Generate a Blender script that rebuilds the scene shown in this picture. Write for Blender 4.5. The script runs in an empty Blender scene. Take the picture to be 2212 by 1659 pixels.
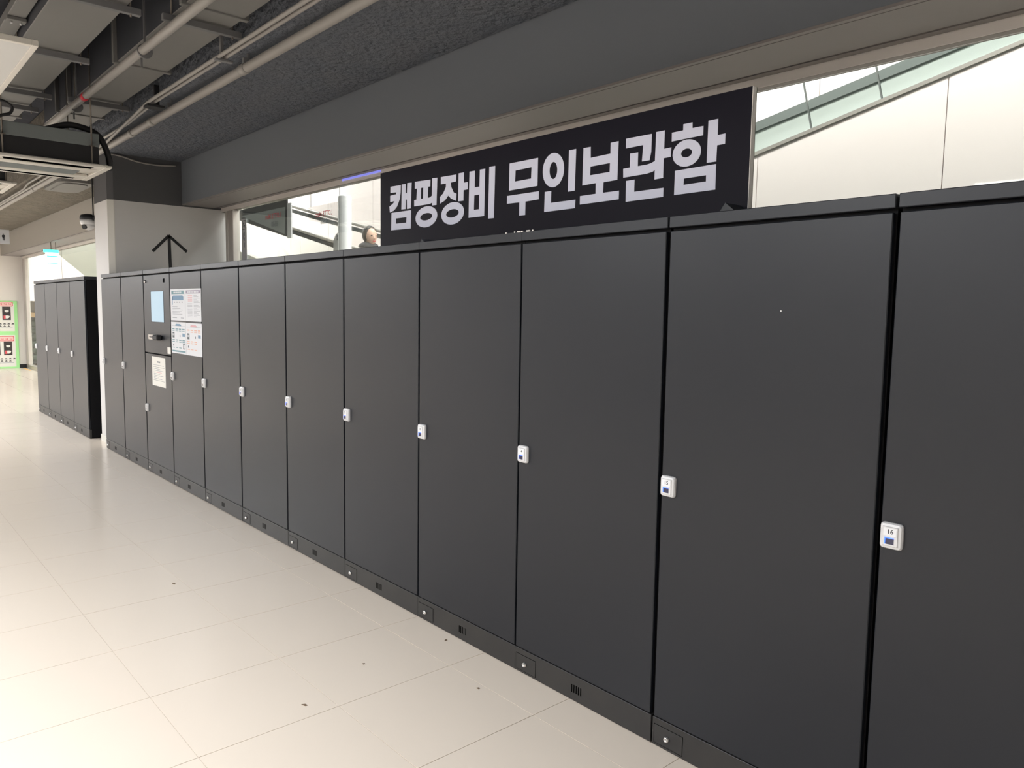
import bpy, bmesh, math, random
from mathutils import Vector, Matrix
random.seed(7)
sc = bpy.context.scene
# ------------------------------------------------------------------ camera
CAM_R = Vector((0.660044, 0.751056, 0.016030)); CAM_U = Vector((-0.080699, 0.049673, 0.995500)); CAM_F = Vector((-0.746880, 0.658367, -0.093396)); CAM_P = Vector((10.128337, -2.377964, 1.723130))
FPX = 1650.68
cd = bpy.data.cameras.new('camera'); cam = bpy.data.objects.new('camera', cd)
cd.sensor_fit = 'HORIZONTAL'; cd.sensor_width = 36.0; cd.lens = FPX / 2212 * 36.0
cd.clip_start = 0.05; cd.clip_end = 200
M4 = Matrix(((CAM_R.x, CAM_U.x, -CAM_F.x, CAM_P.x), (CAM_R.y, CAM_U.y, -CAM_F.y, CAM_P.y),
             (CAM_R.z, CAM_U.z, -CAM_F.z, CAM_P.z), (0, 0, 0, 1)))
cam.matrix_world = M4
sc.collection.objects.link(cam); sc.camera = cam
# ------------------------------------------------------------------ world, exposure, lights
w = bpy.data.worlds.new('world'); sc.world = w; w.use_nodes = True
w.node_tree.nodes['Background'].inputs[0].default_value = (0.80, 0.86, 1.0, 1)
w.node_tree.nodes['Background'].inputs[1].default_value = 0.05
sc.view_settings.view_transform = 'Standard'; sc.view_settings.look = 'None'
sc.view_settings.gamma = 1.0; sc.view_settings.exposure = 0.75
sc.view_settings.use_curve_mapping = False
sc.cycles.max_bounces = 8; sc.cycles.diffuse_bounces = 4; sc.cycles.glossy_bounces = 4
sc.cycles.transmission_bounces = 4; sc.cycles.transparent_max_bounces = 12
sc.cycles.caustics_reflective = False; sc.cycles.caustics_refractive = False
sc.cycles.sample_clamp_indirect = 6.0

def area(x, y, z, sx, sy, power, col=(0.965, 0.98, 1.0), rot=(0, 0, 0)):
    l = bpy.data.lights.new('area_lamp', 'AREA'); l.shape = 'RECTANGLE'; l.size = sx; l.size_y = sy
    l.energy = power; l.color = col
    o = bpy.data.objects.new('area_lamp', l); o.location = (x, y, z); o.rotation_euler = rot
    sc.collection.objects.link(o); return o

# corridor ceiling panels (each gets its own lamp under its diffuser; the panel meshes are built further down)
PANELS = [(5.0, -1.86, 0.5), (1.4, -3.2, 34), (-2.6, -3.0, 118), (-6.2, -3.0, 96), (-9.8, -3.0, 64), (-13.0, -2.8, 52),
          (7.7, -2.9, 60), (5.0, -3.9, 88), (-2.6, -4.6, 52), (-6.2, -4.6, 56), (-9.8, -4.6, 60), (8.6, -4.9, 80), (12.4, -4.4, 50)]  # all after the first are unseen panels, added to carry the corridor light
for px_, py_, pw_ in PANELS:
    area(px_, py_, 2.985, 1.16, 0.56, pw_)
# escalator hall behind the glass: two long ceiling lamps
area(4.5, 3.3, 5.9, 10.0, 1.6, 430, (1, 0.97, 0.965))
area(-8.5, 3.3, 5.9, 9.0, 1.6, 520, (1, 0.97, 0.965))
# unseen lamps added above the glazing to brighten the hall panels
area(8.5, 1.62, 4.3, 8.0, 0.25, 120, (1, 0.945, 0.91), (math.radians(38), 0, 0))
area(-.5, 1.62, 4.3, 8.0, 0.25, 16, (1, 0.96, 0.93), (math.radians(38), 0, 0))
area(-10, 1.62, 4.3, 7.0, 0.25, 190, (1, 0.97, 0.94), (math.radians(38), 0, 0))

# ------------------------------------------------------------------ helpers
COL = sc.collection
class MB:
    def __init__(s): s.bm = bmesh.new(); s.mi = 0
    def _set(s, faces):
        for f in faces: f.material_index = s.mi
    def box(s, x0, x1, y0, y1, z0, z1, ch=0.0):
        bm = s.bm
        tmp = bmesh.new()
        v = [tmp.verts.new((x, y, z)) for z in (z0, z1) for y in (y0, y1) for x in (x0, x1)]
        for q in ((0, 2, 3, 1), (4, 5, 7, 6), (0, 1, 5, 4), (2, 6, 7, 3), (0, 4, 6, 2), (1, 3, 7, 5)):
            tmp.faces.new([v[i] for i in q])
        if ch > 0: bmesh.ops.bevel(tmp, geom=tmp.edges[:], offset=ch, segments=1, affect='EDGES')
        s.merge(tmp); return s
    def merge(s, tmp, smooth=False):
        mp = {}
        for vv in tmp.verts: mp[vv] = s.bm.verts.new(vv.co)
        for f in tmp.faces:
            try:
                nf = s.bm.faces.new([mp[q] for q in f.verts]); nf.material_index = s.mi; nf.smooth = smooth or f.smooth
            except ValueError: pass
        tmp.free(); return s
    def prism(s, pts, axis, a, b, holes=None):
        """extrude the polygon pts (2-D) along axis from a to b"""
        def P(p, t):
            return {0: (t, p[0], p[1]), 1: (p[0], t, p[1]), 2: (p[0], p[1], t)}[axis]
        tmp = bmesh.new(); n = len(pts)
        lo = [tmp.verts.new(P(p, a)) for p in pts]; hi = [tmp.verts.new(P(p, b)) for p in pts]
        tmp.faces.new(lo); tmp.faces.new(hi[::-1])
        for i in range(n): tmp.faces.new((lo[i], hi[i], hi[(i + 1) % n], lo[(i + 1) % n]))
        bmesh.ops.recalc_face_normals(tmp, faces=tmp.faces[:])
        s.merge(tmp); return s
    def cyl(s, p0, p1, r0, r1=None, n=16, caps=True):
        r1 = r0 if r1 is None else r1
        p0 = Vector(p0); p1 = Vector(p1); d = (p1 - p0).normalized()
        a = d.orthogonal().normalized(); b = d.cross(a)
        tmp = bmesh.new()
        A = [tmp.verts.new(p0 + (a * math.cos(t) + b * math.sin(t)) * r0) for t in [2 * math.pi * i / n for i in range(n)]]
        B = [tmp.verts.new(p1 + (a * math.cos(t) + b * math.sin(t)) * r1) for t in [2 * math.pi * i / n for i in range(n)]]
        for i in range(n):
            f = tmp.faces.new((A[i], A[(i + 1) % n], B[(i + 1) % n], B[i])); f.smooth = True
        if caps: tmp.faces.new(A[::-1]); tmp.faces.new(B)
        s.merge(tmp); return s
    def tube(s, pts, r, n=10):
        """smooth swept tube through pts"""
        pts = [Vector(p) for p in pts]; tmp = bmesh.new(); rings = []
        ref = Vector((0.13, 0.21, 0.97))
        for i, p in enumerate(pts):
            d = (pts[min(i + 1, len(pts) - 1)] - pts[max(i - 1, 0)]).normalized()
            a = d.cross(ref).normalized(); b = d.cross(a)
            rings.append([tmp.verts.new(p + (a * math.cos(t) + b * math.sin(t)) * r) for t in [2 * math.pi * k / n for k in range(n)]])
        for A, B in zip(rings, rings[1:]):
            for i in range(n):
                f = tmp.faces.new((A[i], A[(i + 1) % n], B[(i + 1) % n], B[i])); f.smooth = True
        tmp.faces.new(rings[0][::-1]); tmp.faces.new(rings[-1])
        s.merge(tmp); return s
    def lathe(s, prof, c, axis='z', n=24):
        """prof = [(radius, height)], revolved around axis through c"""
        tmp = bmesh.new(); rings = []
        for r, h in prof:
            ring = []
            for k in range(n):
                t = 2 * math.pi * k / n; x, y = r * math.cos(t), r * math.sin(t)
                co = {'z': (c[0] + x, c[1] + y, c[2] + h), 'y': (c[0] + x, c[1] + h, c[2] + y)}[axis]
                ring.append(tmp.verts.new(co))
            rings.append(ring)
        for A, B in zip(rings, rings[1:]):
            for i in range(n):
                f = tmp.faces.new((A[i], A[(i + 1) % n], B[(i + 1) % n], B[i])); f.smooth = True
        tmp.faces.new(rings[0][::-1]); tmp.faces.new(rings[-1])
        bmesh.ops.recalc_face_normals(tmp, faces=tmp.faces[:])
        s.merge(tmp); return s
    def build(s, name, mats, parent=None):
        me = bpy.data.meshes.new(name); s.bm.to_mesh(me); s.bm.free()
        if not isinstance(mats, (list, tuple)): mats = [mats]
        for m in mats: me.materials.append(m)
        o = bpy.data.objects.new(name, me); COL.objects.link(o)
        if parent: o.parent = parent
        return o

def spline(pts, k=6):
    """Catmull-Rom through pts"""
    P = [Vector(p) for p in pts]; P = [P[0] * 2 - P[1]] + P + [P[-1] * 2 - P[-2]]; out = []
    for i in range(1, len(P) - 2):
        for j in range(k):
            t = j / k
            out.append(0.5 * ((2 * P[i]) + (P[i + 1] - P[i - 1]) * t + (2 * P[i - 1] - 5 * P[i] + 4 * P[i + 1] - P[i + 2]) * t * t
                              + (3 * P[i] - P[i - 1] - 3 * P[i + 1] + P[i + 2]) * t ** 3))
    out.append(P[-2]); return out
def tag(o, label=None, cat=None, group=None, kind=None):
    if label: o['label'] = label
    if cat: o['category'] = cat
    if group: o['group'] = group
    if kind: o['kind'] = kind
    return o
def empty(name, loc, label, cat, group=None, rz=0):
    o = bpy.data.objects.new(name, None); COL.objects.link(o); o.location = loc; o.rotation_euler = (0, 0, rz)
    o.empty_display_size = 0.1
    return tag(o, label, cat, group)
def copy_tree(o, parent=None):
    c = o.copy(); COL.objects.link(c)
    if parent: c.parent = parent
    for ch in list(o.children): copy_tree(ch, c)
    return c
def struct(o): o['kind'] = 'structure'; return o

# ------------------------------------------------------------------ materials
def mat(name, col, rough=0.5, metal=0.0, spec=0.5, emit=None, es=0.0, bump=None, var=None, coat=0.0, aniso=None):
    m = bpy.data.materials.new(name); m.use_nodes = True; nt = m.node_tree; b = nt.nodes['Principled BSDF']
    b.inputs['Base Color'].default_value = (*col, 1); b.inputs['Roughness'].default_value = rough
    b.inputs['Metallic'].default_value = metal; b.inputs['Specular IOR Level'].default_value = spec
    b.inputs['Coat Weight'].default_value = coat
    if emit: b.inputs['Emission Color'].default_value = (*emit, 1); b.inputs['Emission Strength'].default_value = es
    tc = nt.nodes.new('ShaderNodeTexCoord')
    src = tc.outputs['Object']
    if var:                                   # (scale, amount, second colour)
        nz = nt.nodes.new('ShaderNodeTexNoise'); nz.inputs['Scale'].default_value = var[0]; nz.inputs['Detail'].default_value = 6
        nt.links.new(src, nz.inputs['Vector'])
        mr = nt.nodes.new('ShaderNodeMapRange'); mr.inputs[1].default_value = 0.35; mr.inputs[2].default_value = 0.7
        mr.inputs[4].default_value = var[1]
        nt.links.new(nz.outputs['Fac'], mr.inputs[0])
        mx = nt.nodes.new('ShaderNodeMix'); mx.data_type = 'RGBA'
        mx.inputs['A'].default_value = (*col, 1); mx.inputs['B'].default_value = (*var[2], 1)
        nt.links.new(mr.outputs[0], mx.inputs['Factor']); nt.links.new(mx.outputs['Result'], b.inputs['Base Color'])
    if bump:                                  # (scale, strength)
        nz = nt.nodes.new('ShaderNodeTexNoise'); nz.inputs['Scale'].default_value = bump[0]; nz.inputs['Detail'].default_value = 5
        nt.links.new(src, nz.inputs['Vector'])
        bp = nt.nodes.new('ShaderNodeBump'); bp.inputs['Strength'].default_value = bump[1]; bp.inputs['Distance'].default_value = bump[2] if len(bump) > 2 else 0.01
        nt.links.new(nz.outputs['Fac'], bp.inputs['Height']); nt.links.new(bp.outputs['Normal'], b.inputs['Normal'])
    return m
def glass(name, tint=(0.93, 0.97, 0.95), refl=0.09):
    m = bpy.data.materials.new(name); m.use_nodes = True; nt = m.node_tree; nt.nodes.clear()
    out = nt.nodes.new('ShaderNodeOutputMaterial'); t = nt.nodes.new('ShaderNodeBsdfTransparent'); t.inputs[0].default_value = (*tint, 1)
    g = nt.nodes.new('ShaderNodeBsdfGlossy'); g.inputs['Roughness'].default_value = 0.02; g.inputs[0].default_value = (1, 1, 1, 1)
    lw = nt.nodes.new('ShaderNodeFresnel'); lw.inputs[0].default_value = 1.3
    mu = nt.nodes.new('ShaderNodeMath'); mu.operation = 'MULTIPLY'; mu.inputs[1].default_value = 0.25; mu.use_clamp = True
    mx = nt.nodes.new('ShaderNodeMixShader')
    nt.links.new(lw.outputs[0], mu.inputs[0]); nt.links.new(mu.outputs[0], mx.inputs[0])
    nt.links.new(t.outputs[0], mx.inputs[1]); nt.links.new(g.outputs[0], mx.inputs[2]); nt.links.new(mx.outputs[0], out.inputs[0])
    return m
def srgb(r, g, b): return tuple(((c / 255 + 0.055) / 1.055) ** 2.4 if c > 10 else c / 255 / 12.92 for c in (r, g, b))

LOCK = mat('locker_paint', (0.0115, 0.0135, 0.0185), 0.38, spec=0.40, bump=(420, 0.10, 0.001), var=(2.2, 0.5, (0.013, 0.0150, 0.0195)))
LOCKD = mat('locker_carcass_black', (0.010, 0.010, 0.011), 0.6, spec=0.25)
KICK = mat('locker_plinth_paint', (0.014, 0.014, 0.015), 0.44, spec=0.6, bump=(300, 0.1, 0.001), var=(6.0, 0.8, (0.022, 0.021, 0.020)))
SIDE = mat('locker_side_black', (0.006, 0.006, 0.007), 0.7, spec=0.15)
HOLE = mat('dark_slot', (0.002, 0.002, 0.002), 0.9, spec=0.0)
PLAST = mat('white_plastic', (0.64, 0.64, 0.645), 0.35, spec=0.5)
PLATE = mat('number_card', (0.74, 0.75, 0.77), 0.5)
INK = mat('black_ink', (0.02, 0.02, 0.025), 0.6)
CHROME = mat('chrome', (0.80, 0.80, 0.80), 0.18, 1.0)
STEEL = mat('brushed_steel', (0.60, 0.56, 0.52), 0.36, 0.55, var=(3.0, 0.6, (0.50, 0.47, 0.44)))
RAILF = mat('satin_rail', (0.90, 0.85, 0.80), 0.35, 0.25)
STEELD = mat('dark_steel', (0.16, 0.14, 0.12), 0.45, 0.6)
BLUE = mat('blue_led', (0.02, 0.05, 0.6), 0.3, emit=(0.05, 0.14, 1.0), es=1.6)
SENSOR = mat('sensor_window', (0.004, 0.006, 0.05), 0.12, spec=0.7)
DARKSENS = mat('sensor_window_unlit', (0.02, 0.02, 0.03), 0.2)
SIGN = mat('sign_black', (0.010, 0.009, 0.015), 0.45, spec=0.10)
FOAM = mat('foam_white', (0.72, 0.70, 0.67), 0.7)
LETTER = mat('sign_letters', srgb(214, 216, 232), 0.5, spec=0.3)
FASCIA = mat('slate_fascia', (0.158, 0.172, 0.195), 0.55, spec=0.4, bump=(500, 0.05, 0.001))
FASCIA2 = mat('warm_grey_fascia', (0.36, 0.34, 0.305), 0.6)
SOFFIT = mat('warm_grey_soffit', (0.225, 0.205, 0.20), 0.5, spec=0.4)
SPRAY = mat('sprayed_slate_coating', (0.115, 0.128, 0.150), 0.9, spec=0.2, bump=(22, 1.0, 0.05), var=(5, 0.6, (0.14, 0.145, 0.16)))
CONC = mat('bare_concrete', (0.17, 0.15, 0.12), 0.9, bump=(14, 1.0, 0.05), var=(4, 0.9, (0.12, 0.11, 0.09)))
DECK = mat('dark_deck', (0.028, 0.031, 0.042), 0.9, bump=(9, 0.4, 0.02))
DUCT = mat('painted_duct', (0.195, 0.19, 0.182), 0.6, var=(1.3, 0.5, (0.17, 0.17, 0.165)))
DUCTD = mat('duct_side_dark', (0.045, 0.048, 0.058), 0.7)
PIPE = mat('painted_pipe', (0.30, 0.285, 0.265), 0.5)
BRACK = mat('bracket_grey', (0.16, 0.16, 0.165), 0.6)
PILL = mat('pillar_light_grey', (0.64, 0.63, 0.62), 0.6, bump=(300, 0.05, 0.001))
PILLD = mat('pillar_slate', (0.085, 0.085, 0.09), 0.6)
CORNER = mat('corner_trim_white', (0.70, 0.69, 0.64), 0.5)
TILE = mat('cream_floor_tile', (0.755, 0.668, 0.572), 0.22, spec=0.45, var=(0.9, 0.6, (0.725, 0.640, 0.545)))
GROUT = mat('tile_joint', (0.50, 0.43, 0.36), 0.9)
WALLW = mat('white_wall', (0.80, 0.76, 0.72), 0.6)
HALLW = mat('hall_white_panel', (0.88, 0.80, 0.785), 0.35, spec=0.4)
SEAM = mat('panel_seam', (0.30, 0.28, 0.26), 0.8)
BEIGE = mat('beige_cladding', (0.56, 0.535, 0.47), 0.55)
GREENP = mat('pale_green_panel', (0.55, 0.575, 0.555), 0.35)
RUBBER = mat('grey_handrail', (0.13, 0.14, 0.135), 0.5)
BLACK = mat('matt_black', (0.012, 0.012, 0.014), 0.6)
ACG = mat('cassette_grey_foam', (0.17, 0.19, 0.19), 0.7)
ACW = mat('cassette_white', (0.66, 0.63, 0.57), 0.4)
LED = mat('led_diffuser', (0.35, 0.34, 0.32), 0.5, emit=(1.0, 0.93, 0.82), es=0.12)
SCREEN = mat('screen_glow', (0.1, 0.1, 0.1), 0.2, emit=srgb(176, 214, 236), es=0.45)
PAPER = mat('paper', (0.72, 0.74, 0.78), 0.6)
PAPERC = mat('paper_cream', (0.80, 0.79, 0.74), 0.6)
TEAL = mat('print_teal', srgb(112, 150, 160), 0.6); MAUVE = mat('print_mauve', srgb(150, 142, 162), 0.6)
PBLUE = mat('print_blue', srgb(110, 145, 175), 0.6); PGREY = mat('print_grey', srgb(150, 155, 165), 0.6)
PORANGE = mat('print_orange', srgb(222, 178, 160), 0.6); PRED = mat('print_pale_red', srgb(215, 170, 175), 0.6)
PDARK = mat('print_dark', srgb(80, 88, 95), 0.6)
RED = mat('red_paint', (0.55, 0.02, 0.04), 0.5); PINK = mat('banner_pink', (0.90, 0.60, 0.57), 0.6)
LGREEN = mat('light_green_board', (0.42, 0.85, 0.36), 0.6)
CRED = mat('banner_red', (0.72, 0.10, 0.12), 0.6)
PHOTO = mat('photo_dark', (0.045, 0.035, 0.035), 0.4)
GLASS = glass('clear_glass'); FROST = mat('frosted_film', (0.60, 0.61, 0.62), 0.6)
GBAL = glass('balustrade_glass', (0.93, 0.95, 0.94))
SKIN = mat('skin', (0.62, 0.40, 0.30), 0.55); HAIR = mat('dark_hair', (0.03, 0.025, 0.022), 0.6); COAT = mat('dark_coat', (0.045, 0.045, 0.05), 0.8)
ORANGE = mat('orange_tape', (0.85, 0.42, 0.06), 0.6)
EXITG = mat('exit_sign_green', (0.05, 0.5, 0.4), 0.4, emit=(0.10, 0.95, 0.75), es=1.1)
EXITW = mat('exit_sign_white', (0.9, 0.9, 0.9), 0.4, emit=(0.85, 1.0, 0.97), es=1.6)
VIOLET = mat('violet_reflection', (0.2, 0.2, 0.6), 0.4, emit=(0.30, 0.32, 1.0), es=0.4)  # emission imitates a violet reflection, not a lamp

# ------------------------------------------------------------------ setting
X0, X1, YN, YF = -14.3, 13.5, -7.5, 5.2
# floor: slab + tiles, the ones in view as parts
fl = struct(MB().box(X0 - 3, X1, YN, YF, -0.12, -0.0018).build('floor', GROUT))
T = 0.6; TH = 0.005; ox, oy = 7.255, -1.42
tm = MB().box(0.0016, T - 0.0016, 0.0016, T - 0.0016, -0.0018, 0.0, 0.0).build('tile', TILE, fl)
tm.rotation_euler = (0, 0, TH)
cx, sx_ = math.cos(TH), math.sin(TH)
cells = []
for i in range(-42, 11):
    for j in range(-11, 10):
        x = ox + i * T * cx - j * T * sx_; y = oy + j * T * cx + i * T * sx_
        if x < X0 - 2.9 or x + T > X1 - .02 or y < YN + .02 or y + T > YF - .02: continue
        c = Vector((x + T / 2, y + T / 2, 0)) - CAM_P
        vis = False
        for dx in (0, T):
            for dy in (0, T):
                d = Vector((x + dx, y + dy, 0)) - CAM_P; z = d.dot(CAM_F)
                if z > 0.3:
                    u = 1106 + FPX * d.dot(CAM_R) / z; v = 829.5 - FPX * d.dot(CAM_U) / z
                    if -30 < u < 2240 and v < 1700 and y < 0.1: vis = True
        cells.append((not vis, c.length, x, y))
cells.sort()
first = True; rest = MB(); nt_ = 0
for nv, dist, x, y in cells:
    if not nv and nt_ < 295:
        o = tm if first else tm.copy()
        if not first: COL.objects.link(o); o.parent = fl
        first = False; o.location = (x, y, random.uniform(-0.0002, 0.0)); o.rotation_euler = (0, 0, TH + random.uniform(-.0004, .0004)); nt_ += 1
    else:
        rest.box(x + .0016, x + T - .0016, y + .0016, y + T - .0016, -0.0018, 0.0)
r = rest.build('tile_field', TILE, fl); r['kind'] = 'stuff'

# ceiling deck and the sprayed beam that runs above the lockers
struct(MB().box(X0 - 3, X1, YN, 1.5, 4.3, 4.5).build('ceiling', DECK))
ceil = bpy.data.objects['ceiling']
MB().box(-.69, X1, -0.20, 0.955, 3.53, 4.3, 0.02).build('beam', SPRAY, ceil)
MB().box(X0, -.691, -0.20, 0.955, 3.53, 4.3, 0.02).build('beam', CONC, ceil)
struct(MB().box(X0 - 3, X1, 1.5, YF, 6.0, 6.2).build('ceiling', HALLW))
# bulkhead over the opening: fascia, soffit with grooves
b = MB().box(-.69, X1, 0.955, 0.968, 3.016, 4.3).box(X0, X1, 0.968, 1.37, 3.06, 4.3).build('trim_1', FASCIA)
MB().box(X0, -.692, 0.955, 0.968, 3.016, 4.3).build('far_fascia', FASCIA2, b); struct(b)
MB().box(X0, X1, 0.9555, 0.985, 3.002, 3.0155).build('edge_strip', SOFFIT, b)
MB().box(X0, X1, 0.998, 1.352, 3.004, 3.02).build('soffit_panel', SOFFIT, b)
MB().box(X0, X1, 1.378, 1.428, 3.006, 3.06).build('soffit_strip', SOFFIT, b)
MB().box(X0, X1, 1.37, 1.50, 3.06, 4.3).box(X0, X1, .985, 1.37, 3.045, 3.0595).build('backing', HOLE, b)
# walls
struct(MB().box(X0, X1, YN - .15, YN, 0, 4.3).build('wall_front', WALLW))
struct(MB().box(X1, X1 + .15, YN, YF, 0, 6).build('wall_right', WALLW))
struct(MB().box(X0 - .15, X0, YN, 1.50, 0, 4.3).build('wall_left', WALLW))
wl = struct(MB().box(X0 - .15, X0, 1.50, YF, 1.82, 6).build('wall_left', HALLW))
struct(MB().box(X0 - 3, X0 - .15, 1.35, 1.50, 0, 3).build('wall_left', WALLW))
struct(MB().box(X0 - 3.1, X0 - 3, 1.3, YF, 0, 3).build('wall_left', BEIGE))
struct(MB().box(X0 - .15, X0 + .01, 1.475, 1.585, 0.1, 1.82).build('trim_2', WALLW))
struct(MB().box(X0 - .02, X0 + .012, 1.20, 1.585, 0, 0.1).build('baseboard_left', BLACK))
# hall back wall: separate wide panels with recessed joints
hb = struct(MB().box(X0 - 3, X1, 5.02, 5.2, 0, 6).build('wall_back', SEAM))
xs = [X0 - 2.95 + k * 1.68 for k in range(17)]
for x in xs:
    if x + 1.67 < X1: MB().box(x + .006, x + 1.674, 5.0, 5.02, 0.02, 5.98).build('panel', HALLW, hb)
# pillar
p = MB(); pts = [(-.635, .1), (-.035, .1), (0.0, .163), (0.0, 1.5), (-.635, 1.5)]
p.prism(pts, 2, 0, 2.985); pil = struct(p.build('wall_pillar', PILL))
MB().prism(pts, 2, 2.985, 3.53).build('upper_band', PILLD, pil)
MB().prism([(-.038, .0985), (-.0335, .0985), (.002, .162), (.002, .170), (-.001, .170), (-.038, .102)], 2, 0.1, 2.985).build('corner_trim', CORNER, pil)
MB().box(-.645, -.0, .09, .1, 0, .085).build('skirting', CORNER, pil)

# glazing: one bay each side of the pillar
def bay(name, xa, xb, mulls, jambs):
    f = struct(MB().box(xa, xb, 1.445, 1.45, 2.959, 3.018).build(name, RAILF))
    MB().box(xa, xb, 1.4502, 1.525, 2.958, 3.018).build('head_rail', STEELD, f)
    MB().box(xa, xb, 1.44, 1.54, 0.0, 0.10).build('bottom_rail', STEEL, f)
    for a, c in jambs: MB().box(a, c, 1.44, 1.53, 0.1, 2.957, .004).build('jamb', STEEL, f)
    e = sorted([xa] + mulls + [xb])
    for a, c in zip(e, e[1:]): MB().box(a + .002, c - .002, 1.497, 1.507, 0.10, 2.957).build('pane', GLASS, f)
    for m in mulls: MB().box(m - .0015, m + .0015, 1.498, 1.506, 0.10, 2.957).build('joint', SEAM, f)
    return f
bay('window_1', 0.0, X1, [4.3, 7.3, 10.6], [(0.15, 0.235), (0.25, 0.40)])
bay('window_2', X0, -.69, [-9.8, -5.3], [(X0, X0 + .12), (X0 + .14, X0 + .34)])

# ------------------------------------------------------------------ lockers
W_ = 0.828; H_ = 2.093; D_ = 0.72
def text_mesh(s, size, m, parent, loc, mirror=False, bold=0.0):
    cu = bpy.data.curves.new('digits', 'FONT'); cu.body = s; cu.size = size; cu.extrude = 0.0002; cu.offset = bold
    cu.align_x = 'CENTER'; cu.align_y = 'CENTER'; cu.resolution_u = 2
    o = bpy.data.objects.new('tmp', cu); COL.objects.link(o); bpy.context.view_layer.update()
    me = bpy.data.meshes.new_from_object(o.evaluated_get(bpy.context.evaluated_depsgraph_get()))
    bpy.data.objects.remove(o)
    me.transform(Matrix.Rotation(math.pi / 2, 4, 'X'))
    if mirror: me.transform(Matrix.Scale(-1, 4, (1, 0, 0))); me.flip_normals()
    me.materials.clear(); me.materials.append(m)
    t = bpy.data.objects.new('lettering', me); COL.objects.link(t); t.parent = parent; t.location = loc
    return t
def rrect(u0, u1, v0, v1, r, n=4):
    out = []
    for cx_, cy_, a0 in ((u1 - r, v1 - r, 0), (u0 + r, v1 - r, 90), (u0 + r, v0 + r, 180), (u1 - r, v0 + r, 270)):
        for k in range(n + 1):
            t = math.radians(a0 + 90 * k / n); out.append((cx_ + r * math.cos(t), cy_ + r * math.sin(t)))
    return out
def make_handle(parent, x, z, lit):
    bm = bmesh.new()
    rings = []
    for (in_, y, rr) in ((0, 0.0, .010), (0, -.008, .010), (.003, -.014, .009), (.0095, -.0165, .002), (.0115, -.020, .001)):
        rings.append([bm.verts.new((x + u, y, z + v)) for u, v in rrect(in_, .066 - in_, in_, .080 - in_, rr, 3)])
    for A, B in zip(rings, rings[1:]):
        n = len(A)
        for i in range(n): bm.faces.new((A[i], B[i], B[(i + 1) % n], A[(i + 1) % n]))
    bm.faces.new(rings[-1]); bm.faces.new(rings[0][::-1]); bmesh.ops.recalc_face_normals(bm, faces=bm.faces[:])
    mb = MB(); mb.merge(bm); h = mb.build('handle', PLAST, parent)
    MB().box(x + .014, x + .052, -.0207, -.0199, z + .043, z + .066).build('number_card', PLATE, h)
    led = MB()
    led.box(x + .0175, x + .0455, -.0206, -.0195, z + .0345, z + .0375); led.box(x + .0175, x + .0205, -.0206, -.0195, z + .0165, z + .0345)
    led.build('led_edge', BLUE if lit else PLAST, h)
    MB().box(x + .0205, x + .0455, -.0204, -.0195, z + .0165, z + .0345).build('sensor_window', SENSOR if lit else DARKSENS, h)
    return h
def make_locker(kind='plain', lit=True):
    t = bpy.data.objects.new('locker', None); COL.objects.link(t); t.empty_display_size = .1
    g = .007
    c = MB().box(.003, W_ - .003, .024, D_, 0.012, H_ - .043); c.mi = 0
    c.build('carcass', SIDE, t)
    MB().box(.001, W_ - .001, -.001, D_, H_ - .042, H_, .0022).build('top_cap', LOCK, t)
    k = MB().box(.001, W_ - .001, .001, .03, 0.004, .119, .0015).build('plinth', KICK, t)
    s = MB()
    for i in range(5): s.prism(rrect(.382 + i * .0137, .388 + i * .0137, .040, .078, .0028, 2), 1, .0004, .004)
    s.build('vent_slots', HOLE, k)
    MB().box(.0095, .0965 + .053, .0004, .003, .0145, .0935).build('cover_gap', HOLE, k)
    MB().box(.0115, .0945 + .053, -.0008, .003, .0165, .0915, .0007).build('lock_cover', KICK, k)
    l = MB().lathe([(.0125, 0), (.0125, -.005), (.0105, -.008), (.0095, -.011), (.0055, -.011), (.0055, -.0095), (.002, -.0095)], (.076, -.0008, .053), 'y', 18)
    l.build('lock_cylinder', CHROME, k)
    d0, d1 = .124, H_ - .055
    if kind == 'plain':
        d = MB().box(g, W_ - g, 0, .02, d0, d1, .0025).build('door', LOCK, t)
        make_handle(d, .010, 1.025, lit)
    elif kind == 'kiosk':
        d = MB().box(g, W_ - g, 0, .02, d0, 1.246, .0025).build('door', LOCK, t)
        make_handle(d, .010, .64, lit)
        u = MB().box(g, W_ - g, 0, .02, 1.256, d1, .0025).build('control_panel', LOCK, t)
        MB().box(.235, .645, -.0012, .002, 1.568, 1.878).build('screen_bezel', BLACK, u)
        MB().box(.252, .640, -.0022, .002, 1.573, 1.873).build('screen', SCREEN, u)
        MB().lathe([(.016, 0), (.016, -.008), (.012, -.014), (.004, -.014)], (.075, 0, 1.975), 'y', 18).build('panel_lock', CHROME, u)
        v = MB()
        for i in range(4): v.box(.635 + i * .014, .643 + i * .014, -.001, .002, 1.955, 1.995)
        v.build('vent_slots', HOLE, u)
        rd = MB().box(.225, .425, -.030, 0, 1.392, 1.446, .004).build('card_reader', STEEL, u)
        MB().box(.26, .39, -.0312, -.030, 1.415, 1.424).build('card_slot', BLACK, rd)
        MB().box(.43, .575, -.055, 0, 1.394, 1.444, .010).build('barcode_scanner', BLACK, u)
        MB().box(.725, .820, -.0015, 0, 1.272, 1.335).build('instruction_sticker', PAPERC, u)
    return t
def number(t, n, z=1.025):
    d = [c for c in t.children if c.name.split('.')[0] == 'door'][0]
    h = [c for c in d.children if c.name.split('.')[0] == 'handle'][0]
    o = text_mesh(str(n), .0195, INK, h, (.010 + .0335, -.0210, z + .0550), bold=.0003); return o
bounds = [-0.008, .830, 1.667, 2.499, 3.333, 4.167, 4.999, 5.829, 6.656, 7.481, 8.315, 9.150]
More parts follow.
